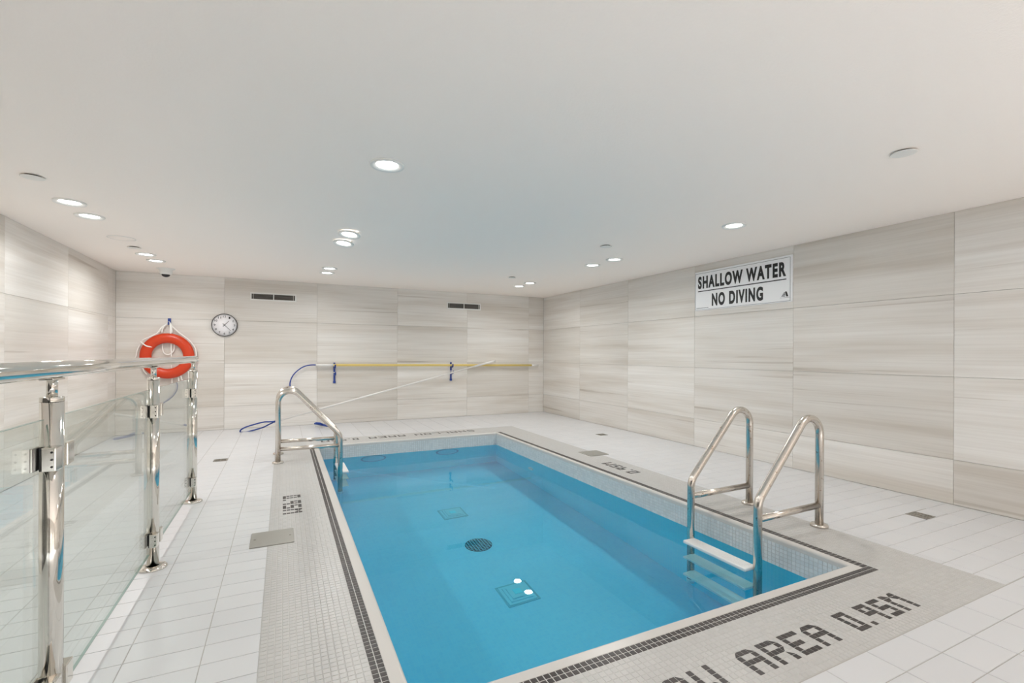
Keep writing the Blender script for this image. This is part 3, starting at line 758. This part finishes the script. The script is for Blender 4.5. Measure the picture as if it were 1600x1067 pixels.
rope([(HK.x, .02, .46), (.030, .0, .40), (.036, -.01, .30), (.036, .03, .15), (.04, .03, -.05), (.045, .03, -.25), (.045, .03, -.40)])
rope([(-.062, .02, .31), (-.062, .035, .16), (-.055, .035, .06), (-.02, .035, .02), (.03, .035, .03), (.068, .035, .09), (.072, .035, .20)])
rope([(-.29, -.03, .19), (-.26, -.054, .165), (-.215, -.055, .13), (-.165, -.03, .118)], .008, 'lashing')
rope([(-.27, .0, -.15), (-.255, .01, -.20), (-.225, .01, -.245)]); rope([(.12, .0, -.29), (.125, .01, -.33), (.118, .01, -.37)])
rope([(.15, .0, -.27), (.165, .01, -.33), (.205, .01, -.345), (.24, .01, -.32), (.235, .0, -.21)])
t = thing('wall_hook', 'blue plastic hook holding the life ring rope on the back wall', 'hook', (RC.x + .012, B, 1.50))
MB().box(-.018, .018, -.012, 0, -.02, .055, .003).build('back_plate', M['blue'], t, (0, 0, 0))
MB().tube(smooth_path([(0, -.008, -.01), (0, -.03, -.03), (0, -.055, -.025), (0, -.068, .0)], 6), .010, 10).build('hook_arm', M['blue'], t, (0, 0, 0))

# reaching pole with blue crook, resting on two blue hooks
PYW = B - .062
t = thing('shepherds_crook', 'yellow reaching pole with a blue crook on the back wall hooks', 'pole', (.45, PYW, .908))
def loc_(p): return (p[0] - .45, p[1] - PYW, p[2] - .908)
MB().tube([loc_((.70, PYW, .907)), loc_((4.16, PYW, .882))], .0185, 16).build('yellow_shaft', M['yellow'], t, (0, 0, 0))
MB().tube([loc_((.45, PYW, .911)), loc_((.70, PYW, .907))], .0195, 16).build('white_ferrule', M['white_plastic'], t, (0, 0, 0))
MB().tube([loc_((4.16, PYW, .882)), loc_((4.23, PYW, .8815)), loc_((4.30, PYW, .881))], .019, 16).build('end_grip', M['alu'], t, (0, 0, 0))
MB().tube(smooth_path([loc_(p) for p in ((.47, PYW, .911), (.37, PYW, .910), (.27, PYW, .880), (.17, PYW, .800), (.115, PYW, .715), (.096, PYW, .62), (.12, PYW, .54), (.175, PYW, .47), (.25, PYW, .41), (.295, PYW, .375))], 8), .0085, 12).build('crook', M['blue'], t, (0, 0, 0))
def pole_hook(x, lab, dbl):
    t = thing('pole_hook', lab, 'hook', (x, B, .80), 'blue pole hooks')
    MB().box(-.014, .014, -.014, 0, .0, .145, .004).build('back_strip', M['blue'], t, (0, 0, 0))
    MB().box(-.014, .014, -.014, 0, -.17, -.016, .004).build('back_strip', M['blue'], t, (0, 0, 0))
    MB().tube(smooth_path([(0, -.01, .060), (.004, -.05, .064), (.006, -.092, .070), (.004, -.104, .115)], 6), .010, 10).build('upper_hook', M['blue'], t, (0, 0, 0))
    MB().tube(smooth_path([(0, -.01, -.04), (.006, -.055, -.052), (.008, -.112, -.035), (.006, -.124, .0)], 6), .010, 10).build('lower_hook', M['blue'], t, (0, 0, 0))
    MB().box(-.02, .02, -.018, 0, -.175, -.14, .004).build('foot_pad', M['blue'], t, (0, 0, 0))
pole_hook(.720, 'blue wall hook at the white end of the yellow pole', 0)
pole_hook(2.612, 'blue wall hook where the thin silver pole crosses the yellow one', 0)

# thin silver pole leaning in the right hook with a blue hoop at its low end
PB = B - .10
p0, p1 = Vector((3.40, PB, .968)), Vector((-.02, 7.50, .138))
t = thing('leaning_pole', 'thin silver pole leaning low on the back wall, blue hoop at its end', 'pole', p0)
d = (p1 - p0)
MB().tube([(0, 0, 0), d], .0145, 14).build('shaft', M['alu'], t, (0, 0, 0))
MB().tube([(0, 0, 0), d * .02, d * .115], .016, 16, radii=[.021, .019, .017]).build('grip', M['alu'], t, (0, 0, 0))
dn = d.normalized(); sd = Vector((0, 0, 1)).cross(dn).normalized(); upv = dn.cross(sd)
lp = [d - dn * .02, d + dn * .10 ]
MB().tube(lp, .014, 12).build('socket', M['blue'], t, (0, 0, 0))
c0 = d + dn * .10
hl = []
for s, l in ((.012, 0), (.04, .06), (.075, .13), (.082, .25), (.072, .36), (.03, .42), (-.03, .42), (-.072, .36), (-.082, .25), (-.075, .13), (-.04, .06), (-.012, 0)):
    hl.append(c0 + dn * l * .98 + Vector((.1, -.45, .80)) * s * .66)
MB().tube(smooth_path(hl, 6), .0095, 10).build('hoop', M['blue'], t, (0, 0, 0))

# blue brush head lying on the floor by the back wall
t = thing('pool_brush', 'blue pool brush with white bristles on the floor behind the far ladder', 'brush', (.53, 7.40, 0), rot=(0, 0, math.radians(-66)))
MB().box(-.22, .22, -.024, .024, .035, .058, .006).build('brush_back', M['blue'], t, (0, 0, 0))
br_ = MB()
for k in range(19): br_.box(-.21 + k * .0222, -.21 + k * .0222 + .014, -.017, .017, .0, .036)
br_.build('bristles', M['white_plastic'], t, (0, 0, 0))
MB().tube([(0, 0, .05), (0, -.05, .075), (0, -.11, .085)], .014, 12).build('socket', M['blue'], t, (0, 0, 0))

# everything under the water line receives the light that the water refracts
for o in list(bpy.data.objects):
    r = o
    while r.parent is not None: r = r.parent
    if o.type == 'MESH' and r.name.split('.')[0] in ('swimming_pool', 'pool_ladder') and o.name.split('.')[0] != 'water' and not o.name.startswith('waterline') and not o.name.startswith('coping'):
        o.cycles.is_caustics_receiver = True
